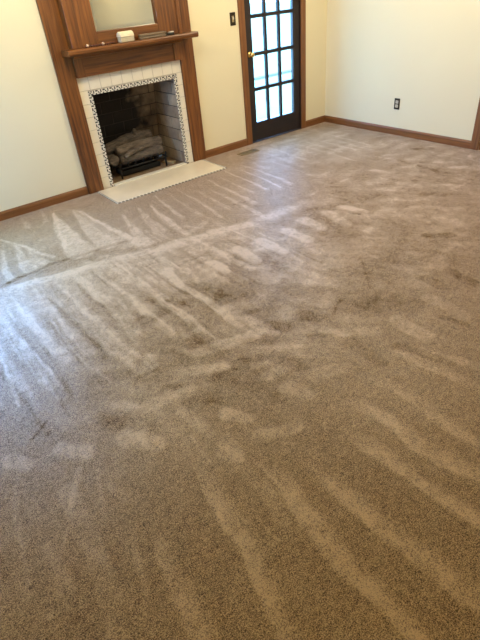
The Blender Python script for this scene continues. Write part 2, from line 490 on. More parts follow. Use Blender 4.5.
# carpet pile: fine grid whose pile lean (vacuum strokes, footprints) is laid out in floor metres
# (floor points in metres, half width at start, half width at end, strength, crisp edge)
STROKES = [
    (((-1.147, -0.212), (-1.23, -0.659), (-1.274, -1.195)), 0.009, 0.1067, 0.75, 0),
    (((-1.147, -0.212), (-1.353, -1.109)), 0.0107, 0.012, 0.5, 0),
    (((-0.992, -0.285), (-1.058, -0.85), (-1.081, -1.23)), 0.0103, 0.084, 0.6, 0),
    (((-0.958, -0.394), (-0.917, -0.978), (-0.879, -1.399)), 0.0129, 0.0341, 0.8, 0),
    (((-0.975, -0.34), (-0.954, -1.342)), 0.0119, 0.0726, 0.35, 0),
    (((-0.72, -0.768), (-0.787, -1.123), (-0.845, -1.435)), 0.0097, 0.0614, 0.55, 0),
    (((-0.549, -0.728), (-0.655, -1.325)), 0.0107, 0.0569, 0.45, 0),
    (((-1.674, -0.454), (-1.556, -0.818), (-1.459, -1.115)), 0.0125, 0.0185, 0.7, 0),
    (((-1.635, -0.631), (-1.661, -1.169)), 0.0079, 0.0508, 0.6, 0),
    (((-1.74, -0.695), (-1.819, -1.211)), 0.0074, 0.0325, 0.6, 0),
    (((-1.574, -0.824), (-1.568, -1.159)), 0.0084, 0.0551, 0.5, 0),
    (((-1.209, -0.035), (-1.269, -0.372)), 0.0093, 0.0261, 0.3, 0),
    (((-1.397, -0.097), (-1.418, -0.391)), 0.0096, 0.0267, 0.3, 0),
    (((-0.443, -0.78), (-0.515, -1.281)), 0.0114, 0.0422, 0.4, 0),
    (((-1.894, -1.327), (-1.663, -1.372), (-1.466, -1.436), (-1.175, -1.484), (-0.829, -1.623), (-0.332, -1.71), (-0.128, -1.772), (0.327, -1.808), (0.784, -1.83)), 0.077, 0.092, 0.2, 0),
    (((-1.802, -1.364), (-1.466, -1.436), (-1.216, -1.485)), 0.0387, 0.0405, 0.5, 0),
    (((-1.107, -1.512), (-0.829, -1.623), (-0.678, -1.666)), 0.0421, 0.0424, 0.35, 0),
    (((-0.55, -1.681), (-0.31, -1.707), (-0.106, -1.769)), 0.0492, 0.0541, 0.5, 0),
    (((0.051, -1.77), (0.352, -1.805)), 0.0526, 0.0536, 0.4, 0),
    (((-1.858, -1.25), (-1.495, -1.213), (-1.151, -1.254), (-0.909, -1.289)), 0.0204, 0.0241, -0.5, 0),
    (((-1.912, -1.271), (-1.761, -1.231)), 0.0224, 0.0226, -0.5, 0),
    (((-0.954, -1.948), (-0.992, -2.191)), 0.0396, 0.0291, 1.0, 0),
    (((-0.672, -2.08), (-0.674, -2.259)), 0.0383, 0.0299, 0.9, 0),
    (((-0.423, -2.059), (-0.443, -2.3)), 0.0515, 0.0393, 0.8, 0),
    (((-0.23, -2.079), (-0.21, -2.332)), 0.0561, 0.0429, 0.8, 0),
    (((0.051, -2.081), (0.043, -2.327)), 0.0575, 0.0451, 0.8, 0),
    (((0.257, -2.034), (0.25, -2.249)), 0.056, 0.0433, 0.7, 0),
    (((0.471, -2.069), (0.421, -2.358)), 0.0526, 0.0414, 0.6, 0),
    (((0.642, -2.109), (0.684, -2.283)), 0.0559, 0.044, 0.6, 0),
    (((-0.698, -2.031), (-0.726, -2.204)), 0.0254, 0.0202, 0.5, 0),
    (((-0.837, -2.05), (-0.879, -2.235)), 0.0228, 0.0178, 0.4, 0),
    (((-1.605, -2.004), (-1.537, -2.809)), 0.0084, 0.0069, 0.6, 0),
    (((-1.321, -2.13), (-1.305, -2.61)), 0.0089, 0.0079, 0.6, 0),
    (((-2.0, -2.015), (-1.958, -2.589)), 0.0069, 0.0059, 0.6, 0),
    (((-1.817, -2.057), (-1.765, -2.73)), 0.0073, 0.0062, 0.5, 0),
    (((-2.136, -2.096), (-2.18, -2.573)), 0.008, 0.0069, 0.7, 0),
    (((-1.649, -2.354), (-1.614, -2.768)), 0.0187, 0.0163, 0.3, 0),
    (((-1.661, -1.756), (-1.612, -2.652)), 0.0285, 0.0227, 0.3, 0),
    (((-1.899, -1.682), (-1.857, -2.278)), 0.0328, 0.0284, 0.3, 0),
    (((-1.173, -1.8), (-1.17, -2.715)), 0.0099, 0.0081, 0.6, 0),
    (((-0.978, -1.736), (-0.989, -2.758)), 0.036, 0.029, 0.4, 0),
    (((-0.999, -2.202), (-0.986, -2.801)), 0.0252, 0.0218, 0.6, 0),
    (((-1.323, -1.798), (-1.324, -2.642)), 0.0271, 0.0219, 0.35, 0),
    (((-1.512, -1.642), (-1.497, -2.301)), 0.0148, 0.013, -0.35, 0),
    (((-1.725, -1.553), (-1.688, -2.44)), 0.0213, 0.0171, -0.3, 0),
    (((-1.231, -2.188), (-1.223, -2.886)), 0.0225, 0.0191, -0.35, 0),
    (((-0.877, -2.291), (-0.865, -2.852)), 0.0347, 0.0316, -0.25, 0),
    (((-2.029, -2.368), (-1.999, -2.657)), 0.01, 0.0099, 0.4, 0),
    (((-2.096, -2.974), (-2.019, -3.066)), 0.0361, 0.0363, 0.6, 0),
    (((-1.867, -3.128), (-1.791, -3.241)), 0.0407, 0.0399, 0.6, 0),
    (((-2.317, -2.884), (-2.253, -2.955)), 0.0353, 0.0334, 0.45, 0),
    (((-1.804, -2.9), (-1.757, -2.996)), 0.0283, 0.0272, 0.5, 0),
    (((-2.097, -2.787), (-2.192, -2.835)), 0.0078, 0.0074, -0.6, 0),
    (((-1.813, -2.654), (-1.68, -2.728)), 0.0479, 0.0472, -0.35, 0),
    (((-1.633, -2.803), (-1.533, -2.834)), 0.0157, 0.016, -0.4, 0),
    (((-1.449, -3.303), (-1.397, -3.384)), 0.0351, 0.0337, 0.6, 0),
    (((-1.41, -3.496), (-1.291, -3.558)), 0.0316, 0.0343, 0.5, 0),
    (((-1.142, -3.357), (-1.115, -3.438)), 0.0462, 0.0436, 0.45, 0),
    (((-1.592, -3.155), (-1.585, -3.292)), 0.029, 0.0289, 0.45, 0),
    (((-1.597, -3.444), (-1.565, -3.513)), 0.0339, 0.0337, 0.4, 0),
    (((-1.283, -3.049), (-1.19, -3.062)), 0.0602, 0.0591, -0.4, 0),
    (((-0.857, -2.914), (-0.819, -3.005)), 0.0451, 0.0444, -0.5, 0),
    (((-0.664, -2.98), (-0.616, -3.069)), 0.0488, 0.0473, -0.4, 0),
    (((-0.929, -2.6), (-0.893, -2.996)), 0.0411, 0.0365, 0.5, 0),
    (((-1.282, -2.829), (-0.978, -2.926)), 0.0433, 0.0437, 0.5, 0),
    (((-1.457, -2.906), (-1.272, -3.017)), 0.0379, 0.0392, 0.45, 0),
    (((-0.213, -3.211), (-0.161, -3.352)), 0.0855, 0.0834, -0.28, 0),
    (((-0.427, -3.086), (-0.35, -3.22)), 0.0729, 0.0717, -0.25, 0),
    (((0.329, -3.265), (0.291, -3.469)), 0.0414, 0.0404, -0.5, 0),
    (((0.15, -3.222), (0.132, -3.372)), 0.041, 0.0392, -0.4, 0),
    (((-0.153, -3.526), (-0.108, -3.686)), 0.0148, 0.0137, -0.6, 0),
    (((0.645, -2.889), (0.759, -2.99)), 0.0398, 0.039, -0.7, 0),
    (((2.308, -1.626), (2.389, -1.738)), 0.0462, 0.0456, -0.7, 0),
    (((1.88, -1.974), (1.837, -2.197)), 0.0309, 0.0292, -0.5, 0),
    (((1.916, -1.717), (1.885, -1.881)), 0.0317, 0.0309, -0.4, 0),
    (((2.389, -1.678), (2.249, -1.947)), 0.0186, 0.0179, 0.3, 0),
    (((-0.4, -3.023), (-0.591, -3.122)), 0.0124, 0.0113, -0.4, 0),
    (((0.078, -2.768), (-0.183, -3.084)), 0.0093, 0.008, -0.35, 0),
    (((-0.679, -3.205), (-0.488, -3.353)), 0.035, 0.0355, 0.35, 0),
    (((-0.327, -3.381), (-0.339, -3.559)), 0.0492, 0.0487, 0.4, 0),
    (((-0.039, -3.386), (-0.06, -3.617)), 0.0463, 0.0435, 0.3, 0),
    (((-0.649, -3.319), (-0.665, -3.528)), 0.0362, 0.034, -0.35, 0),
    (((-0.517, -3.505), (-0.436, -3.766)), 0.0324, 0.0302, -0.35, 0),
    (((-0.461, -3.615), (-0.362, -3.867)), 0.0325, 0.0314, 0.35, 0),
    (((-1.067, -3.034), (-0.868, -3.167)), 0.0338, 0.0337, 0.4, 0),
    (((-1.018, -3.215), (-0.987, -3.327)), 0.0359, 0.0346, -0.3, 0),
    (((-0.995, -3.37), (-0.818, -3.436)), 0.0351, 0.0346, 0.3, 0),
    (((-1.409, -3.061), (-1.528, -3.064)), 0.04, 0.039, 0.4, 0),
    (((-1.705, -3.035), (-1.579, -3.027)), 0.0387, 0.0401, 0.4, 0),
    (((-1.906, -2.92), (-1.85, -3.035)), 0.0307, 0.0331, -0.3, 0),
    (((-1.256, -3.224), (-1.229, -3.341)), 0.0383, 0.0359, -0.3, 0),
    (((-1.517, -3.623), (-1.536, -3.712), (-1.576, -3.867), (-1.591, -4.016), (-1.59, -4.159), (-1.577, -4.282), (-1.588, -4.391)), 0.0463, 0.0361, 0.85, 1),
    (((-1.369, -3.688), (-1.404, -3.886), (-1.397, -4.141), (-1.385, -4.263), (-1.38, -4.377), (-1.352, -4.467)), 0.0488, 0.0379, 0.85, 1),
    (((-1.164, -3.689), (-1.145, -3.959), (-1.146, -4.178), (-1.114, -4.333)), 0.0426, 0.0366, 0.8, 1),
    (((-1.023, -3.559), (-0.982, -3.754), (-1.003, -3.995), (-0.938, -4.233)), 0.0372, 0.0386, 0.75, 1),
    (((-0.805, -3.519), (-0.794, -3.743), (-0.819, -3.963), (-0.802, -4.156)), 0.0343, 0.0318, 0.45, 1),
    (((-0.571, -3.453), (-0.566, -3.744), (-0.538, -4.006)), 0.03, 0.04, 0.45, 1),
    (((-1.998, -3.559), (-2.03, -3.686), (-2.041, -3.834), (-2.055, -4.002)), 0.0311, 0.0309, 0.6, 1),
    (((-1.706, -3.38), (-1.762, -3.537), (-1.799, -3.74), (-1.814, -3.857), (-1.84, -4.004), (-1.876, -4.165)), 0.0419, 0.0341, 0.7, 1),
    (((-1.775, -3.657), (-1.808, -3.782), (-1.845, -4.011)), 0.0044, 0.0039, 0.4, 0),
    (((-1.549, -3.415), (-1.58, -3.655), (-1.62, -3.845)), 0.0351, 0.0302, 0.3, 0),
    (((-1.358, -3.789), (-1.387, -3.968), (-1.375, -4.178)), 0.0089, 0.0076, 0.25, 0),
    (((-2.163, -3.202), (-2.195, -3.474), (-2.221, -3.694), (-2.253, -3.817)), 0.0433, 0.0335, 0.3, 0),
    (((-2.377, -3.188), (-2.432, -3.463)), 0.005, 0.0046, 0.5, 0),
    (((-2.31, -2.991), (-2.377, -3.188)), 0.0061, 0.0058, 0.35, 0),
    (((-2.249, -3.352), (-2.318, -3.454)), 0.0074, 0.0069, 0.4, 0),
    (((-2.088, -3.122), (-2.189, -3.297)), 0.013, 0.0121, 0.5, 0),
    (((-2.023, -3.179), (-2.112, -3.402)), 0.0057, 0.005, 0.4, 0),
    (((-1.646, -3.305), (-1.673, -3.458)), 0.0059, 0.0056, 0.5, 0),
    (((-1.513, -3.587), (-1.536, -3.735)), 0.0062, 0.0058, 0.5, 0),
    (((-2.329, -3.383), (-2.338, -3.555)), 0.0197, 0.0169, 0.2, 0),
    (((-2.223, -3.45), (-2.177, -3.56)), 0.0162, 0.0144, 0.3, 0),
    (((-2.319, -3.507), (-2.306, -3.582)), 0.009, 0.0083, 0.35, 0),
    (((-2.469, -3.601), (-2.396, -3.606)), 0.0042, 0.0044, 0.35, 0),
    (((-2.058, -3.517), (-2.121, -3.779)), 0.0141, 0.0121, 0.3, 0),
    (((-2.019, -3.267), (-2.015, -3.392)), 0.0189, 0.0188, 0.25, 0),
    (((-2.442, -3.286), (-2.487, -3.386)), 0.0209, 0.0215, -0.2, 0),
    (((-2.448, -3.482), (-2.443, -3.508)), 0.0099, 0.011, 0.3, 0),
]


def value_noise(X, Y, sx, sy, seed):
    rng = np.random.default_rng(seed)
    g = rng.random((97, 97))
    u, v = X / sx + 40.0, Y / sy + 40.0
    i, j = np.floor(u).astype(int), np.floor(v).astype(int)
    fu, fv = u - i, v - j
    fu, fv = fu * fu * (3 - 2 * fu), fv * fv * (3 - 2 * fv)
    i %= 96; j %= 96
    return (g[i, j] * (1 - fu) * (1 - fv) + g[i + 1, j] * fu * (1 - fv) + g[i, j + 1] * (1 - fu) * fv + g[i + 1, j + 1] * fu * fv) * 2 - 1


def smooth01(t):
    t = np.clip(t, 0, 1)
    return t * t * (3 - 2 * t)


def paint(F, X, Y, pts, w0, w1, amp, mode):
    n = len(pts) - 1
    best = np.zeros_like(F)
    for k in range(n):
        ax, ay = pts[k]; bx, by = pts[k + 1]
        L = math.hypot(bx - ax, by - ay) + 1e-9
        dx, dy = (bx - ax) / L, (by - ay) / L
        m = max(w0, w1) * 2.6 + 0.03
        msk = (X > min(ax, bx) - m) & (X < max(ax, bx) + m) & (Y > min(ay, by) - m) & (Y < max(ay, by) + m)
        x, y = X[msk] - ax, Y[msk] - ay
        t = x * dx + y * dy
        sd = -x * dy + y * dx                     # left of travel is positive
        over = np.maximum(np.maximum(-t, t - L), 0)
        tt = (np.clip(t / L, 0, 1) + k) / n
        w = w0 + (w1 - w0) * tt
        if mode == 1:                             # crisp edge on the right of travel, fading to the left
            p = np.where(sd < 0, 1 - smooth01(-sd / 0.014), 1 - smooth01((sd - 0.5 * w) / (1.9 * w)))
            p = p * (1 - smooth01(over / 0.01)) * smooth01(tt * 3.5)
        else:
            d = np.hypot(sd, over)
            soft = np.maximum(0.22 * w, 0.007)
            p = 1 - smooth01((d - w + soft) / (2 * soft))
        best[msk] = np.maximum(best[msk], p)
    F += amp * best


xs = np.arange(XL + 0.001, XR - 0.0005, 0.0125)
ys = np.concatenate([np.linspace(YB + 0.001, -5.2, 24)[:-1], np.arange(-5.2, -0.001, 0.0125), [-0.001]])
GX, GY = np.meshgrid(xs, ys, indexing='ij')
lean = np.zeros_like(GX)
rng = random.Random(5)
# warp so that stroke edges wander like brushed pile
WX = GX + 0.010 * value_noise(GX, GY, 0.09, 0.12, 1) + 0.018 * value_noise(GX, GY, 0.3, 0.35, 2)
WY = GY + 0.010 * value_noise(GX, GY, 0.09, 0.12, 3) + 0.018 * value_noise(GX, GY, 0.3, 0.35, 4)
for pts, w0, w1, a, m in STROKES:
    paint(lean, WX, WY, pts, w0, w1, a, m)
# short vacuum strokes run out from the fireplace wall
x = -0.45
while x < 2.3:
    y0 = -0.30 - 0.35 * rng.random() - (0.25 if abs(x) < 0.75 else 0)
    y1 = y0 - 0.55 - 0.3 * rng.random()
    paint(lean, WX, WY, ((x, y0), (x - 0.05 - 0.04 * rng.random(), y1)), 0.006, 0.014 + 0.016 * rng.random(), (0.30 + 0.35 * rng.random()) * (1.0 if x < 0.9 else 0.55), 0)
    x += 0.10 + 0.07 * rng.random()
# long strokes across the sunny left half
x = -2.7
while x < -0.2:
    y0 = -1.35 - 0.4 * rng.random()
    y1 = y0 - 0.6 - 0.5 * rng.random()
    paint(lean, WX, WY, ((x, y0), (x + 0.03, y1)), 0.008, 0.012 + 0.035 * rng.random(), 0.15 + 0.3 * rng.random(), 0)
    if rng.random() < 0.4:
        paint(lean, WX, WY, ((x + 0.05, y0 - 0.2), (x + 0.07, y1 - 0.1)), 0.006, 0.012, -0.35, 0)
    x += 0.09 + 0.07 * rng.random()
# walked-over middle: short scuffs and shoe marks, turned every way but mostly across the view
for k in range(170):
    cx_, cy_ = rng.uniform(-1.5, 2.45), rng.uniform(-3.25, -1.35)
    if cy_ < -2.6 and cx_ > 1.2: continue
    an = math.radians(-38 + rng.gauss(0, 38)); ln_ = rng.uniform(0.05, 0.20)
    w_ = rng.uniform(0.010, 0.038); am_ = rng.choice((-1, 1, 1)) * rng.uniform(0.14, 0.40)
    dx_, dy_ = math.cos(an) * ln_ / 2, math.sin(an) * ln_ / 2
    paint(lean, WX, WY, ((cx_ - dx_, cy_ - dy_), (cx_ + dx_, cy_ + dy_)), w_, w_ * rng.uniform(0.5, 1.0), am_, 0)
# fine wheel lines left by the vacuum on the left half
for k in range(70):
    cx_, y0 = rng.uniform(-2.8, -0.1), rng.uniform(-2.3, -1.2)
    l_ = rng.uniform(0.25, 0.75); w_ = rng.uniform(0.004, 0.009)
    paint(lean, WX, WY, ((cx_, y0), (cx_ + rng.uniform(-0.04, 0.06), y0 - l_)), w_, w_ * 1.2, rng.choice((-0.45, 0.4, 0.5)), 0)
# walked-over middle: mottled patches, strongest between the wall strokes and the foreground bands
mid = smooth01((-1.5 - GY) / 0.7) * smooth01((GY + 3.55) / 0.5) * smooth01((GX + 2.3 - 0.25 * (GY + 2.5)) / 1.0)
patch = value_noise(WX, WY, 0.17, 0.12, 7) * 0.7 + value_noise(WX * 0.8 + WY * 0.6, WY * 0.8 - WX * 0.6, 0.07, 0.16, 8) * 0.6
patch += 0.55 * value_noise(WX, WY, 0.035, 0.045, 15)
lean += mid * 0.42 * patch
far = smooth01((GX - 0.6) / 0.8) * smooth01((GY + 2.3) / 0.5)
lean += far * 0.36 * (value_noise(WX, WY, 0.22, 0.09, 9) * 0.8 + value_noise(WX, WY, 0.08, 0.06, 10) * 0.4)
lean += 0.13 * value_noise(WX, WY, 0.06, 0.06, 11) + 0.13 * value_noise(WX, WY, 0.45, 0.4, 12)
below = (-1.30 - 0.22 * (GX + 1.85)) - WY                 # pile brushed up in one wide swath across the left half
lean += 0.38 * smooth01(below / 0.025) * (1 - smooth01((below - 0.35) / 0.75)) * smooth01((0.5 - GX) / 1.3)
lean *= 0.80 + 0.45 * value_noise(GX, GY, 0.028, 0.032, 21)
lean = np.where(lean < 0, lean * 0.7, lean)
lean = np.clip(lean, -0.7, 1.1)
GZ = 0.0025 * lean + 0.0012 * value_noise(GX, GY, 0.03, 0.03, 13)
nx, ny = GX.shape
me = bpy.data.meshes.new('carpet_pile')
co = np.stack([GX, GY, GZ], -1).reshape(-1, 3).astype(np.float32)
idx = np.arange(nx * ny).reshape(nx, ny)
quads = np.stack([idx[:-1, :-1], idx[1:, :-1], idx[1:, 1:], idx[:-1, 1:]], -1).reshape(-1, 4)
me.vertices.add(len(co)); me.vertices.foreach_set('co', co.ravel())
me.loops.add(quads.size); me.loops.foreach_set('vertex_index', quads.ravel().astype(np.int32))
me.polygons.add(len(quads)); me.polygons.foreach_set('loop_start', (np.arange(len(quads)) * 4).astype(np.int32))
me.update(calc_edges=True)
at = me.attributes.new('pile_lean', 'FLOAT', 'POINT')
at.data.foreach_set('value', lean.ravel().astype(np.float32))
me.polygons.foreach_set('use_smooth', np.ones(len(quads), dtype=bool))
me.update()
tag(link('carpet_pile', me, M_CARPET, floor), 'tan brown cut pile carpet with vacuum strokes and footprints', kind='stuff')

# walls with their openings
FX0, FX1, FTOP = -0.428, 0.446, 0.856          # fireplace opening
WX0, WX1 = FX0 - 0.085, FX1 + 0.085            # hole in the wall, lined with firebrick
J = 0.022                                       # door jamb
WT = 0.14
structure(boxes('wall_back', [
    (XL - WT, WIN_X0, 0, WT, -0.12, H), (WIN_X0, WIN_X1, 0, WT, -0.12, WIN_Z0), (WIN_X0, WIN_X1, 0, WT, WIN_Z1, H), (WIN_X1, WX0, 0, WT, -0.12, H), (WX0, WX1, 0, WT, FTOP + 0.03, H), (WX1, D0 - J, 0, WT, -0.12, H),
    (WX0, WX1, 0, WT, -0.12, -0.06), (D0 - J, D1 + J, 0, WT, -0.12, -0.002),
    (D0 - J, D1 + J, 0, WT, DTOP + J, H), (D1 + J, XR + WT, 0, WT, -0.12, H)], M_WALL), 'cream painted wall with the fireplace and glazed door', 'wall')
E0, E1, ETOP = -2.13, -2.93, 2.06               # door opening in the right wall
structure(boxes('wall_right', [
    (XR, XR + WT, E0, 0, -0.12, H), (XR, XR + WT, E1, E0, ETOP, H), (XR, XR + WT, E1, E0, -0.12, 0.0015), (XR, XR + WT, YB - WT, E1, -0.12, H)], M_WALL), 'pale cream painted wall with a low outlet', 'wall')
structure(boxes('wall_left', [(XL - WT, XL, YB - WT, SIDE_Y0, -0.12, H), (XL - WT, XL, SIDE_Y0, SIDE_Y1, -0.12, WIN_Z0), (XL - WT, XL, SIDE_Y0, SIDE_Y1, WIN_Z1, H), (XL - WT, XL, SIDE_Y1, 0, -0.12, H)], M_WALL), 'cream painted wall left of the viewer', 'wall')
structure(boxes('wall_front', [(XL, XR, YB - WT, YB, -0.12, H)], M_WALL), 'cream painted wall behind the viewer', 'wall')
structure(boxes('ceiling', [(XL - WT, XR + WT, YB - WT, WT, H, H + 0.12)], M_CEIL), 'off white painted ceiling', 'ceiling')


# baseboards: ogee-topped strips
def baseboard(side, a, b, axis, face, label):
    t, h = 0.014, 0.078
    prof = [(0, 0), (t, 0), (t, h - 0.018), (t * 0.75, h - 0.010), (t * 0.35, h), (0, h)]
    bm = bmesh.new()
    r = []
    for s in (a, b):
        ring = []
        for d, z in prof:
            p = (s, -d, z) if axis == 'x' else ((face - d, s, z) if face > 0 else (face + d, s, z))
            if axis == 'x' and face < -1: p = (s, face + d, z)
            ring.append(bm.verts.new(p))
        r.append(ring)
    n = len(prof)
    for i in range(n):
        bm.faces.new((r[0][i], r[0][(i + 1) % n], r[1][(i + 1) % n], r[1][i]))
    bm.faces.new(r[0]); bm.faces.new(r[1])
    structure(link('baseboard_' + side, to_mesh(bm, 'baseboard'), M_TRIMX if axis == 'x' else M_TRIMY), label, 'baseboard')


baseboard('back', XL, -0.708, 'x', 0, 'brown wood baseboard left of the fireplace')
baseboard('back', 0.708, 1.314, 'x', 0, 'brown wood baseboard between fireplace and glazed door')
baseboard('back', 2.271, XR, 'x', 0, 'short brown wood baseboard between glazed door and room corner')
baseboard('right', -2.047, -0.0145, 'y', XR, 'brown wood baseboard under the outlet wall')
baseboard('right', YB, -3.013, 'y', XR, 'brown wood baseboard beyond the stained door')
baseboard('left', YB, -0.0145, 'y', XL, 'brown wood baseboard on the left wall')
baseboard('front', XL + 0.0145, XR - 0.0145, 'x', YB, 'brown wood baseboard along the wall behind the viewer')

# ---- french door: casing, jamb, leaf with fifteen panes
trim = structure(empty('trim_1', ((D0 + D1) / 2, 0, 0)), 'brown wood casing around the glazed door', 'door casing')
cx = (D0 + D1) / 2
CW = 0.078
box('casing_board', D0 - 0.006 - CW - cx, D0 - 0.006 - cx, -0.018, 0, 0, DTOP + 0.084, M_TRIMZ, trim, 0.004)
box('casing_board', D1 + 0.000 - cx, D1 + 0.072 - cx, -0.018, 0, 0, DTOP + 0.084, M_TRIMZ, trim, 0.004)
box('casing_board', D0 - 0.006 - cx, D1 - cx, -0.018, 0, DTOP + 0.006, DTOP + 0.084, M_TRIMX, trim, 0.004)
box('jamb', D0 - J - cx, D0 - cx, 0.0, 0.056, 0, DTOP + J, M_DOORZ, trim)
box('jamb', D1 - cx, D1 + J - cx, 0.0, 0.056, 0, DTOP + J, M_DOORZ, trim)
box('jamb', D0 - cx, D1 - cx, 0.0, 0.056, DTOP, DTOP + J, M_DOORX, trim)
box('threshold', D0 - cx, D1 - cx, 0.0, WT, -0.002, 0.008, M_DOORX, trim)

door = structure(empty('door_1', (cx, 0.008, 0.012)), 'dark brown french door with fifteen glass panes and brass knob', 'door')
hw = (D1 - D0) / 2 - 0.003
G0, G1 = 1.492 - cx, 2.092 - cx
GZ0, ROW, NR = 0.22 - 0.012, 0.353, 5
GZ1 = GZ0 + ROW * NR
DT = 0.04
box('stile', -hw, G0, 0, DT, 0, 2.07, M_DOORZ, door, 0.002)
box('stile', G1, hw, 0, DT, 0, 2.07, M_DOORZ, door, 0.002)
box('bottom_rail', G0, G1, 0, DT, 0, GZ0, M_DOORX, door, 0.002)
box('top_rail', G0, G1, 0, DT, GZ1, 2.07, M_DOORX, door, 0.002)
pw = (G1 - G0) / 3
for k in (1, 2):
    box('muntin', G0 + pw * k - 0.016, G0 + pw * k + 0.016, 0.003, DT - 0.003, GZ0, GZ1, M_DOORZ, door, 0.004)
for k in range(1, NR):
    box('muntin', G0, G1, 0.002, DT - 0.002, GZ0 + ROW * k - 0.018, GZ0 + ROW * k + 0.018, M_DOORX, door, 0.004)
pane = box_mesh('pane', -pw / 2 + 0.012, pw / 2 - 0.012, -0.0015, 0.0015, -ROW / 2 + 0.012, ROW / 2 - 0.012)
for i in range(3):
    for j in range(NR):
        link('pane', pane, M_TINTED, door, (G0 + pw * (i + 0.5), DT / 2, GZ0 + ROW * (j + 0.5)))
kn = lathe('knob', [(0.029, 0.0), (0.031, -0.004), (0.026, -0.008), (0.011, -0.012), (0.010, -0.028), (0.022, -0.034), (0.028, -0.046), (0.026, -0.058), (0.014, -0.066), (0.004, -0.068)], M_BRASS, door, 'y', (-hw + 0.042, 0, 0.92))
for hz in (0.22, 1.15, 1.85):
    tube('hinge', [(hw + 0.001, -0.006, hz - 0.045), (hw + 0.001, -0.006, hz + 0.045)], 0.007, M_BRONZE, door, 8)

# ---- stained door in the right wall, only its casing edge shows
t2 = structure(empty('trim_2', (XR, (E0 + E1) / 2, 0)), 'brown wood casing at the right end of the pale wall', 'door casing')
ec = (E0 + E1) / 2
box('casing_board', -0.018, 0, E0 - ec + 0.0, E0 - ec + 0.083, 0, ETOP + 0.083, M_TRIMZ, t2, 0.004)
box('casing_board', -0.018, 0, E1 - ec - 0.083, E1 - ec, 0, ETOP + 0.083, M_TRIMZ, t2, 0.004)
box('casing_board', -0.018, 0, E1 - ec, E0 - ec, ETOP, ETOP + 0.083, M_TRIMY, t2, 0.004)
box('jamb', 0, WT, E0 - ec - 0.018, E0 - ec, 0, ETOP, M_TRIMZ, t2)
box('jamb', 0, WT, E1 - ec, E1 - ec + 0.018, 0, ETOP, M_TRIMZ, t2)
box('jamb', 0, WT, E1 - ec + 0.018, E0 - ec - 0.018, ETOP - 0.018, ETOP, M_TRIMY, t2)
d2 = structure(empty('door_2', (XR + 0.05, ec, 0.002)), 'stained wood panel door in the right wall', 'door')
hh = (E0 - E1) / 2 - 0.021
for a, b in ((-hh, -hh + 0.11), (hh - 0.11, hh)):
    box('stile', 0, 0.04, a, b, 0, 2.028, M_WOODZ, d2, 0.002)
for a, b in ((0, 0.22), (0.92, 1.06), (1.91, 2.028)):
    box('rail', 0, 0.04, -hh + 0.11, hh - 0.11, a, b, M_WOODZ, d2, 0.002)
for a, b in ((0.22, 0.92), (1.06, 1.91)):
    box('panel', 0.012, 0.028, -hh + 0.11, hh - 0.11, a, b, M_WOODZ, d2)
lathe('knob', [(0.028, 0.0), (0.028, -0.006), (0.011, -0.012), (0.010, -0.030), (0.026, -0.044), (0.022, -0.060), (0.005, -0.066)], M_BRASS, d2, 'x', (0, -hh + 0.06, 0.95))

# ---- window left of the fireplace, just out of view (source of the cool daylight on the carpet)
def window(n, loc, rotz, wx, wh, label):
    w = structure(empty('window_%d' % n, loc), label, 'window')
    w.rotation_euler = (0, 0, rotz)
    for a, b in ((-wx, -wx + 0.045), (wx - 0.045, wx)):
        box('window_frame', a, b, 0.04, 0.10, 0.0, wh, M_TRIMZ, w, 0.003)
    for a, b in ((0, 0.045), (wh / 2 - 0.02, wh / 2 + 0.02), (wh - 0.045, wh)):
        box('window_frame', -wx + 0.045, wx - 0.045, 0.04, 0.10, a, b, M_TRIMX, w, 0.003)
    for a, b in ((0.045, wh / 2 - 0.02), (wh / 2 + 0.02, wh - 0.045)):
        box('pane', -wx + 0.045, wx - 0.045, 0.068, 0.072, a, b, M_GLASS, w)
    for a, b in ((-wx - 0.075, -wx), (wx, wx + 0.075)):
        box('casing_board', a, b, -0.018, 0, -0.02, wh + 0.075, M_TRIMZ, w, 0.003)
    box('casing_board', -wx, wx, -0.018, 0, wh, wh + 0.075, M_TRIMX, w, 0.003)
    box('window_sill', -wx, wx, -0.045, 0, -0.025, 0.0, M_TRIMX, w, 0.004)


window(1, ((WIN_X0 + WIN_X1) / 2, 0, WIN_Z0), 0, (WIN_X1 - WIN_X0) / 2, WIN_Z1 - WIN_Z0, 'wood framed window left of the fireplace')
window(2, (XL, (SIDE_Y0 + SIDE_Y1) / 2, WIN_Z0), math.pi / 2, (SIDE_Y1 - SIDE_Y0) / 2, WIN_Z1 - WIN_Z0, 'unseen wood framed window added in the left wall for cool fill light')  # added out of view, brings sky light to the far left floor and wall

# ---- outside: pale patio with a kerb line
structure(boxes('patio', [(-9, 14, WT, 3.6, -0.2, -0.05)], M_PATIO), 'pale patio outside the glazed door', 'patio')
structure(boxes('patio_kerb', [(-9, 14, 3.6, 3.72, -0.2, -0.01)], M_KERB), 'grey kerb line at the edge of the patio', 'kerb')
structure(boxes('ground', [(-25, 30, 3.72, 40, -0.3, -0.08), (-25, XL - WT, -30, WT, -0.3, -0.2)], M_PATIO), 'pale ground beyond the patio', 'ground')

# ------------------------------------------------------------------ fireplace mantelpiece
mp_ = tag(empty('mantelpiece', (0, 0, 0)), 'brown oak mantelpiece with tall side posts and framed mirror above the shelf', 'mantelpiece')
P0, P1 = 0.707, 0.546
SH = 1.237
for s in (-1, 1):
    a, b = sorted((s * P0, s * P1))
    box('post', a, b, -0.030, 0, 0, 2.16, M_WOODZ, mp_, 0.004)
    a, b = sorted((s * 0.545, s * 0.462))
    box('frieze_block', a, b, -0.062, 0, 1.012, 1.188, M_WOODZ, mp_, 0.003)
box('frieze_board', -0.462, 0.462, -0.050, 0, 1.012, 1.188, M_WOODX, mp_, 0.003)
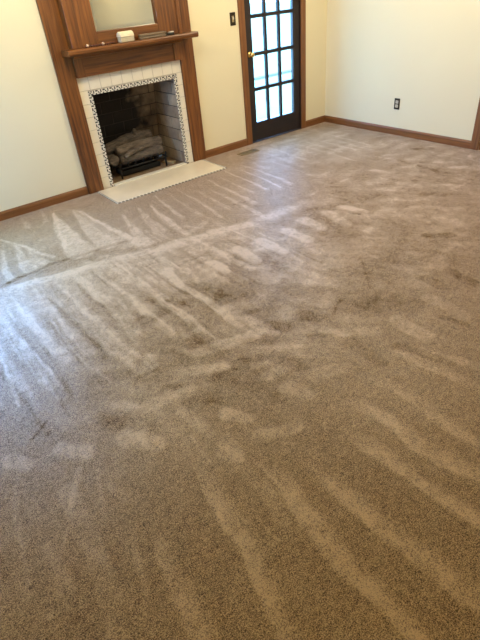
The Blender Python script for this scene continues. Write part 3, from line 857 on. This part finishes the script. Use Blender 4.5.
# shelf with eased front edge and a bed moulding under it
prism_x('shelf', [(-0.031, 1.192), (-0.188, 1.192), (-0.197, 1.197), (-0.203, 1.208), (-0.203, 1.226), (-0.199, 1.234), (-0.192, SH), (-0.031, SH)], -0.622, 0.672, M_WOODX, mp_)
prism_x('bed_moulding', [(-0.063, 1.160), (-0.072, 1.162), (-0.080, 1.172), (-0.100, 1.184), (-0.104, 1.1915), (-0.063, 1.1915)], -0.545, 0.545, M_WOODX, mp_)
# mirror frame standing on the shelf
FRY = -0.110
for s in (-1, 1):
    a, b = sorted((s * 0.545, s * 0.302))
    box('frame_stile', a, b, FRY, 0, SH, 2.06, M_WOODZ, mp_, 0.004)
    a, b = sorted((s * 0.548, s * 0.512))
    box('edge_bead', a, b, FRY - 0.012, FRY - 0.0005, SH, 2.06, M_WOODZ, mp_, 0.005, 3)
box('frame_rail', -0.302, 0.302, FRY, 0, SH, 1.338, M_WOODX, mp_, 0.004)
box('frame_rail', -0.302, 0.302, FRY, 0, 1.96, 2.06, M_WOODX, mp_, 0.004)
prism_x('cornice', [(0, 2.0605), (-0.125, 2.0605), (-0.13, 2.08), (-0.17, 2.12), (-0.18, 2.15), (-0.18, 2.17), (0, 2.17)], -0.545, 0.545, M_WOODX, mp_)
bm = bmesh.new()          # bevelled mirror glass
y0, y1 = -0.0835, -0.082
o4 = [bm.verts.new(p) for p in ((-0.303, y1, 1.337), (0.303, y1, 1.337), (0.303, y1, 1.961), (-0.303, y1, 1.961))]
i4 = [bm.verts.new(p) for p in ((-0.275, y0, 1.365), (0.275, y0, 1.365), (0.275, y0, 1.933), (-0.275, y0, 1.933))]
bk = [bm.verts.new((v.co.x, -0.075, v.co.z)) for v in o4]
for k in range(4):
    bm.faces.new((o4[k], o4[(k + 1) % 4], i4[(k + 1) % 4], i4[k]))
    bm.faces.new((o4[k], bk[k], bk[(k + 1) % 4], o4[(k + 1) % 4]))
bm.faces.new(i4); bm.faces.new(bk)
mir = link('mirror', to_mesh(bm, 'mirror'), M_MIRROR, mp_)
mir['label'] = 'bevelled mirror glass reflecting the cream wall'

# ------------------------------------------------------------------ tile surround
ts = tag(empty('tile_surround', (0, 0, 0)), 'cream tile surround with black and white mosaic border around the firebox', 'tile surround')
MX0, MX1, MZ = -0.464, 0.481, 0.888            # outside of the mosaic
TX0, TX1, TZ1 = -0.5455, 0.5455, 1.0115
boxes('grout_bed', [(TX0, MX0, -0.006, 0, 0, TZ1), (MX1, TX1, -0.006, 0, 0, TZ1), (MX0, MX1, -0.006, 0, MZ, TZ1),
                    (MX0, FX0, -0.006, 0, 0, MZ), (FX1, MX1, -0.006, 0, 0, MZ), (FX0, FX1, -0.006, 0, FTOP, MZ)], M_GROUT, ts)
tile_cache = {}


def tile(x0, x1, z0, z1):
    key = (round(x1 - x0, 4), round(z1 - z0, 4))
    if key not in tile_cache:
        w, h = key[0] - 0.0035, key[1] - 0.0035
        tile_cache[key] = box_mesh('tile', -w / 2, w / 2, -0.0045, 0, -h / 2, h / 2, 0.0018, 2)
    link('tile', tile_cache[key], M_TILE, ts, ((x0 + x1) / 2, -0.006, (z0 + z1) / 2))


TB = 0.898
edges = [TX0] + [round(-0.4375 + 0.1097 * k, 4) for k in range(9)] + [TX1]
for a, b in zip(edges[:-1], edges[1:]): tile(a, b, TB, TZ1)
for k in range(8):
    tile(TX0, MX0, TB / 8 * k, TB / 8 * (k + 1))
    tile(MX1, TX1, TB / 8 * k, TB / 8 * (k + 1))
bm = bmesh.new()
random.seed(3)
PITCH = 0.0118


def chip(x, z, dark):
    h = PITCH / 2 - 0.0009
    add_box(bm, x - h, x + h, -0.010, -0.006, z - h, z + h, 1 if dark else 0)


def pattern(k, row):
    k %= 6
    return (row == 0 and k in (0, 1, 4)) or (row == 1 and k in (2, 4)) or (row == 2 and k in (3, 0))


nz = int(MZ / PITCH)
for row in range(3):
    for k in range(nz):
        z = MZ - (k + 0.5) * PITCH
        chip(MX0 + (row + 0.5) * PITCH, z, pattern(k, row) if k > 2 else (row + k) % 2 == 0)
        chip(MX1 - (row + 0.5) * PITCH, z, pattern(k + 2, row) if k > 2 else (row + k) % 2 == 0)
    nx_ = int((MX1 - MX0) / PITCH)
    for k in range(3, nx_ - 3):
        chip(MX0 + (k + 0.5) * PITCH, MZ - (row + 0.5) * PITCH, pattern(k, row))
mo = link('mosaic_border', to_mesh(bm, 'mosaic_border'), [M_CHIPW, M_CHIPK], ts)
tag(mo, 'small black and white mosaic chips edging the firebox', kind='stuff')

# ------------------------------------------------------------------ hearth
he = tag(empty('hearth', (0, -0.25, 0)), 'flat cream hearth slab with dark chip border on the carpet before the fireplace', 'hearth')
HX0, HX1, HY = -0.632, 0.655, -0.496
box('slab', HX0 + 0.0195, HX1 - 0.0195, HY + 0.0195 + 0.25, -0.031 + 0.25, -0.008, 0.006, M_HEARTH, he, 0.002)
box('sill_strip', FX0 + 0.003, FX1 - 0.003, -0.030 + 0.25, 0.032 + 0.25, -0.010, 0.016, M_TILE, he, 0.003)
bm = bmesh.new()
h = 0.0065
k = 0
x = HX0 + h
while x < HX1 - h:
    for r_ in (0,):
        add_box(bm, x - h + 0.0008, x + h - 0.0008, HY + 0.25, HY + 0.25 + 0.018, -0.008, 0.0055, 1 if k % 3 else 0)
    x += 2 * h; k += 1
y = HY + 0.0195
while y < -0.045:
    for s in (HX0, HX1 - 0.018):
        add_box(bm, s, s + 0.018, y + 0.25, y + 2 * h - 0.0016 + 0.25, -0.008, 0.0055, 1 if k % 3 else 0)
    y += 2 * h; k += 1
ho = link('chip_border', to_mesh(bm, 'chip_border'), [M_CHIPW, plain('grey_chip', (0.21, 0.18, 0.145), 0.5)], he)
tag(ho, 'thin row of grey and white chips edging the hearth', kind='stuff')

# ------------------------------------------------------------------ firebox with single bricks
fb = tag(empty('firebox', (0, 0.28, 0)), 'sooty firebrick firebox recess inside the fireplace', 'firebox')
BW, BH, BD, JT = 0.229, 0.1165, 0.05, 0.007
brick_cache = {}


def brick_wall(name, origin, ux, uz, length, height, shift):
    """Mortar bed in local x (along) / z (up), face towards local -y, with running-bond bricks proud of it."""
    ux = Vector(ux).normalized(); uz = Vector(uz).normalized(); uy = uz.cross(ux)
    mtx = Matrix((( ux.x, uy.x, uz.x, origin[0]), (ux.y, uy.y, uz.y, origin[1] - 0.28), (ux.z, uy.z, uz.z, origin[2]), (0, 0, 0, 1)))
    w = link(name, box_mesh(name, 0, length, 0.006, 0.06, 0, height), M_MORTAR, fb)
    w.matrix_local = mtx
    rows = int(math.ceil(height / BH))
    for r in range(rows):
        z0, z1 = r * BH, min(height, (r + 1) * BH)
        x = -((r * 0.5 + shift) % 1.0) * BW
        while x < length:
            a, b = max(x, 0), min(x + BW, length)
            if b - a > 0.02 and z1 - z0 > 0.02:
                key = (round(b - a, 3), round(z1 - z0, 3))
                if key not in brick_cache:
                    wd, hd = key[0] - JT, key[1] - JT
                    brick_cache[key] = box_mesh('brick', -wd / 2, wd / 2, 0, 0.03, -hd / 2, hd / 2, 0.003, 1)
                o = link('brick', brick_cache[key], M_BRICK, w, ((a + b) / 2, random.uniform(-0.002, 0.002), (z0 + z1) / 2))
            x += BW
    return w


FBX0, FBX1, FBH = -0.445, 0.462, 0.99
YB0, YB1 = 0.560, 0.425                        # fireback leans forward
brick_wall('back_wall', (FBX0, YB0, 0), (1, 0, 0), (0, YB1 - YB0, FBH), FBX1 - FBX0, math.hypot(FBH, YB1 - YB0), 0.35)
brick_wall('side_wall', (FBX1, YB0 - 0.006, 0), (0, -1, 0), (0, 0, 1), YB0 - 0.007, FBH, 0.0)
brick_wall('side_wall', (FBX0, 0.001, 0), (0, 1, 0), (0, 0, 1), YB0 - 0.006, FBH, 0.3)
box('firebox_floor', FBX0 - 0.05, FBX1 + 0.05, 0.0325 - 0.28, YB0 - 0.28 + 0.05, -0.05, 0.002, M_SOOTFLOOR, fb)
box('smoke_shelf', FBX0 - 0.06, FBX1 + 0.06, WT - 0.28, YB0 - 0.28 + 0.06, FBH, FBH + 0.05, M_BLACKHOLE, fb)
box('lintel', FBX0 + 0.001, FBX1 - 0.001, 0.001 - 0.28, 0.09 - 0.28, FTOP, FTOP + 0.13, M_BLACKHOLE, fb)


# ------------------------------------------------------------------ grate and logs
gr = tag(empty('fire_grate', (0, 0.25, 0)), 'black iron grate on legs holding the logs', 'grate')
GTX = (-0.27, 0.27)
for gx in GTX:
    for gy in (-0.135, 0.12):
        tube('leg', [(gx, gy, 0.003), (gx, gy, 0.10)], 0.010, M_IRON, gr, 8)
for gy in (-0.135, 0.0, 0.12):
    tube('cross_bar', [(GTX[0] - 0.02, gy, 0.103), (GTX[1] + 0.02, gy, 0.103)], 0.010, M_IRON, gr, 8)
for k in range(7):
    gx = GTX[0] + 0.09 * k
    tube('bar', [(gx, -0.165, 0.165), (gx, -0.150, 0.125), (gx, -0.130, 0.119), (gx, 0.13, 0.119), (gx, 0.145, 0.14)], 0.008, M_IRON, gr, 8)
box('burner_pan', -0.23, 0.23, -0.08, 0.10, 0.004, 0.060, M_IRON, gr, 0.012)


def make_log(label, pts, radii, seed, mat, knots=()):
    rr = random.Random(seed)
    base = Vector(pts[0])
    N = 26
    P, R = [], []
    segs = len(pts) - 1
    for i in range(N + 1):
        u = i / N * segs
        k = min(int(u), segs - 1); f = u - k
        P.append(Vector(pts[k]).lerp(Vector(pts[k + 1]), f) - base)
        R.append(radii[k] + (radii[k + 1] - radii[k]) * f)
    P[0] = P[0]; R[0] *= 0.86; R[-1] *= 0.86
    ridge = [rr.uniform(0.90, 1.10) for _ in range(18)]
    bumps = [rr.uniform(0.94, 1.07) for _ in range(N + 1)]
    bm = bmesh.new()
    add_tube(bm, P, R, 18, True, lambda i, k: ridge[(k + i // 9) % 18] * bumps[i] * rr.uniform(0.96, 1.04))
    for (kp, kr, kd) in knots:
        c = Vector(kp) - base
        add_tube(bm, [c, c + Vector(kd) * 0.6, c + Vector(kd)], [kr * 1.35, kr, kr * 0.7], 10)
    o = link('fire_log', to_mesh(bm, 'fire_log', True), mat, None, base)
    tag(o, label, 'log', 'logs on the grate')


make_log('grey brown log at the back of the grate with a knot on top', [(-0.30, 0.36, 0.245), (0.0, 0.365, 0.31), (0.26, 0.355, 0.30)], [0.060, 0.062, 0.058], 1, M_LOG2, [((0.06, 0.35, 0.34), 0.024, (0.015, -0.02, 0.065))])
make_log('thick grey brown log in the middle, slanting up to the right on the grate', [(-0.215, 0.250, 0.235), (0.05, 0.245, 0.250), (0.315, 0.250, 0.245)], [0.058, 0.060, 0.050], 2, M_LOG)
make_log('low charred log lying along the front of the grate', [(-0.235, 0.150, 0.178), (0.02, 0.155, 0.180), (0.275, 0.165, 0.178)], [0.045, 0.046, 0.048], 3, M_LOG2)
make_log('thin forked branch laid across the front log', [(-0.21, 0.080, 0.222), (-0.13, 0.105, 0.243), (0.06, 0.155, 0.250)], [0.020, 0.023, 0.019], 4, M_LOG)
make_log('short log at the left end of the grate, its cut end facing out', [(-0.305, 0.135, 0.195), (-0.29, 0.27, 0.18)], [0.050, 0.052], 5, M_LOG2)
# tan brick scrap on the firebox floor
bm = bmesh.new()
add_box(bm, -0.075, 0.075, -0.03, 0.03, 0, 0.022)
bmesh.ops.bevel(bm, geom=bm.edges[:], offset=0.004, segments=2, affect='EDGES')
sc_ = link('kindling_block', to_mesh(bm, 'kindling_block'), plain('pale_wood_scrap', (0.46, 0.33, 0.17), 0.8, noise=0.2, nscale=30), None, (0.345, 0.185, 0.0025), (0, 0, math.radians(-62)))
tag(sc_, 'small tan block on the firebox floor right of the grate', 'block')

# ------------------------------------------------------------------ things on the mantel shelf
bx_ = tag(empty('trinket_box', (-0.062, -0.155, SH)), 'small cream trinket box with domed lid on the mantel shelf', 'box')
M_CREAM = plain('cream_ceramic', (0.80, 0.70, 0.50), 0.4, noise=0.06, nscale=30)
M_SHADE = plain('shaded_cream_ceramic', (0.50, 0.43, 0.30), 0.5, noise=0.1, nscale=40)  # darker copy of the cream: shade below the lid put into the colour
box('box_body', -0.065, 0.065, -0.036, 0.036, 0, 0.042, M_SHADE, bx_, 0.006, 3)
bm = bmesh.new()
rings = []
for sx in (-0.067, -0.060, 0.060, 0.067):
    k_ = 0.86 if abs(sx) > 0.065 else 1.0
    ring = []
    for a in range(13):
        th = math.pi * a / 12
        ring.append(bm.verts.new((sx, -0.040 * math.cos(th) * k_, 0.0425 + 0.040 * math.sin(th) ** 0.7 * k_)))
    rings.append(ring)
for i in range(3):
    for a in range(12):
        bm.faces.new((rings[i][a], rings[i][a + 1], rings[i + 1][a + 1], rings[i + 1][a]))
    bm.faces.new((rings[i][12], rings[i][0], rings[i + 1][0], rings[i + 1][12]))
bm.faces.new(rings[0]); bm.faces.new(rings[-1])
link('lid', to_mesh(bm, 'lid', False), M_CREAM, bx_)

cs = tag(empty('flat_case', (0.205, -0.155, SH)), 'long low taupe case lying right of the trinket box on the mantel', 'case')
M_TAUPE = plain('taupe_leather', (0.17, 0.12, 0.075), 0.5, noise=0.15, nscale=30)
box('case_base', -0.135, 0.130, -0.026, 0.026, 0.0, 0.020, M_TAUPE, cs, 0.006, 3)
box('case_lid', -0.135, 0.130, -0.027, 0.027, 0.0205, 0.040, M_TAUPE, cs, 0.007, 3)
box('end_cap', 0.131, 0.143, -0.020, 0.020, 0.0, 0.034, M_BRONZE, cs, 0.004)

ca = tag(empty('small_gadget', (0.395, -0.150, SH)), 'small black and white gadget at the right end of the mantel shelf', 'gadget')
box('gadget_body', -0.035, 0.035, -0.015, 0.015, 0, 0.022, plain('black_plastic', (0.012, 0.012, 0.013), 0.3), ca, 0.004)
box('white_top', -0.008, 0.034, -0.016, 0.016, 0.0222, 0.030, plain('white_plastic', (0.75, 0.73, 0.68), 0.35), ca, 0.003)

bd = tag(empty('bead_string', (-0.30, -0.150, SH)), 'low string of dark reddish beads left of the trinket box on the mantel', 'beads')
M_BEAD = plain('dark_red_bead', (0.10, 0.032, 0.018), 0.25)
M_BEADP = plain('pale_bead', (0.55, 0.40, 0.30), 0.3)
bm = bmesh.new(); bmesh.ops.create_icosphere(bm, subdivisions=2, radius=0.009); bead = to_mesh(bm, 'bead', True)
bm = bmesh.new(); bmesh.ops.create_icosphere(bm, subdivisions=2, radius=0.013); beadp = to_mesh(bm, 'large_bead', True)
bead.materials.append(M_BEAD); beadp.materials.append(M_BEADP)
for k in range(16):
    bxk = -0.142 + 0.018 * k
    if k in (1, 9):
        link('large_bead', beadp, None, bd, (bxk, 0.006 * math.sin(k), 0.013))
    else:
        link('bead', bead, None, bd, (bxk, 0.008 * math.sin(k * 0.9), 0.009))

# ------------------------------------------------------------------ wall plates, floor register
sw = tag(empty('light_switch', (1.243, 0, 1.282)), 'dark bronze light switch plate on the wall left of the glazed door', 'light switch')
box('plate', -0.035, 0.035, -0.006, 0, -0.058, 0.058, M_BRONZE, sw, 0.003)
box('toggle_surround', -0.013, 0.013, -0.008, -0.0062, -0.028, 0.028, M_AGED, sw, 0.001)
box('toggle', -0.006, 0.006, -0.020, -0.0082, -0.004, 0.018, M_IVORY, sw, 0.002)

ou = tag(empty('wall_outlet', (XR, -1.100, 0.330)), 'dark framed wall outlet low on the pale right wall', 'outlet')
box('plate', -0.006, 0, -0.036, 0.036, -0.058, 0.058, M_BRONZE, ou, 0.003)
for oz in (-0.021, 0.021):
    r_ = box('receptacle', -0.0095, -0.0062, -0.018, 0.018, oz - 0.016, oz + 0.016, M_IVORY, ou, 0.001)
    for oy in (-0.007, 0.007):
        box('slot', -0.0102, -0.0096, oy - 0.0015, oy + 0.0015, oz - 0.004, oz + 0.007, M_IRON, r_)

rg = tag(empty('floor_register', (1.14, -0.243, 0.003)), 'brass floor register grille in the carpet left of the glazed door', 'floor vent')
RW, RD = 0.125, 0.048
box('duct_shade', -RW + 0.012, RW - 0.012, -RD + 0.012, RD - 0.012, -0.004, 0.0015, M_BLACKHOLE, rg)  # solid black block stands in for the shade under the slats
for a in ((-RW, RW, -RD, -RD + 0.010), (-RW, RW, RD - 0.010, RD), (-RW, -RW + 0.012, -RD + 0.010, RD - 0.010), (RW - 0.012, RW, -RD + 0.010, RD - 0.010)):
    box('frame_bar', *a, -0.003, 0.006, M_AGED, rg, 0.0015)
slat = box_mesh('slat', -RW + 0.012, RW - 0.012, -0.005, 0.005, -0.001, 0.0045, 0.001, 1)
for k in (-1, 1):
    link('slat', slat, M_AGED, rg, (0, k * 0.0135, 0))
for k in (-0.5, 0.5):
    box('slat_rib', k * 0.12 - 0.003, k * 0.12 + 0.003, -RD + 0.010, RD - 0.010, -0.002, 0.0030, M_BRONZE, rg)

# ------------------------------------------------------------------ ceiling light (out of view, the warm light of the room)
mg, ntg, bg = new_mat('frosted_lit_glass')
bg.inputs['Base Color'].default_value = (0.9, 0.85, 0.75, 1)
bg.inputs['Emission Color'].default_value = (*LAMP_COLOR, 1)
bg.inputs['Emission Strength'].default_value = 4.0


def ceiling_light(loc, power, label):
    cl = tag(empty('ceiling_light', loc), label, 'ceiling light', 'flush ceiling lights')
    lathe('rim', [(0.17, 0.0), (0.175, -0.012), (0.168, -0.03), (0.158, -0.03)], M_BRASS, cl, 'z')
    lathe('glass_bowl', [(0.155, -0.03), (0.15, -0.055), (0.12, -0.085), (0.07, -0.103), (0.01, -0.11)], mg, cl, 'z')
    pl = bpy.data.lights.new('bulb', 'POINT')
    pl.energy = power
    pl.color = LAMP_COLOR
    pl.shadow_soft_size = 0.22
    po = bpy.data.objects.new('bulb', pl)
    po.location = (0, 0, -0.30)
    COL.objects.link(po)
    po.parent = cl


ceiling_light((-0.75, -1.05, H), LAMP_POWER * 0.36, 'frosted flush ceiling light nearest the fireplace window')
ceiling_light((1.25, -1.15, H), LAMP_POWER * 0.33, 'frosted flush ceiling light nearest the glazed door')
ceiling_light((1.45, -2.4, H), LAMP_POWER * 0.27, 'frosted flush ceiling light nearest the stained panel door')
ceiling_light((1.55, -5.6, H), LAMP_POWER * 0.35, 'added flush ceiling light behind the viewer, warming the mirrored wall')  # unseen lamp added to warm the wall that the mirror reflects
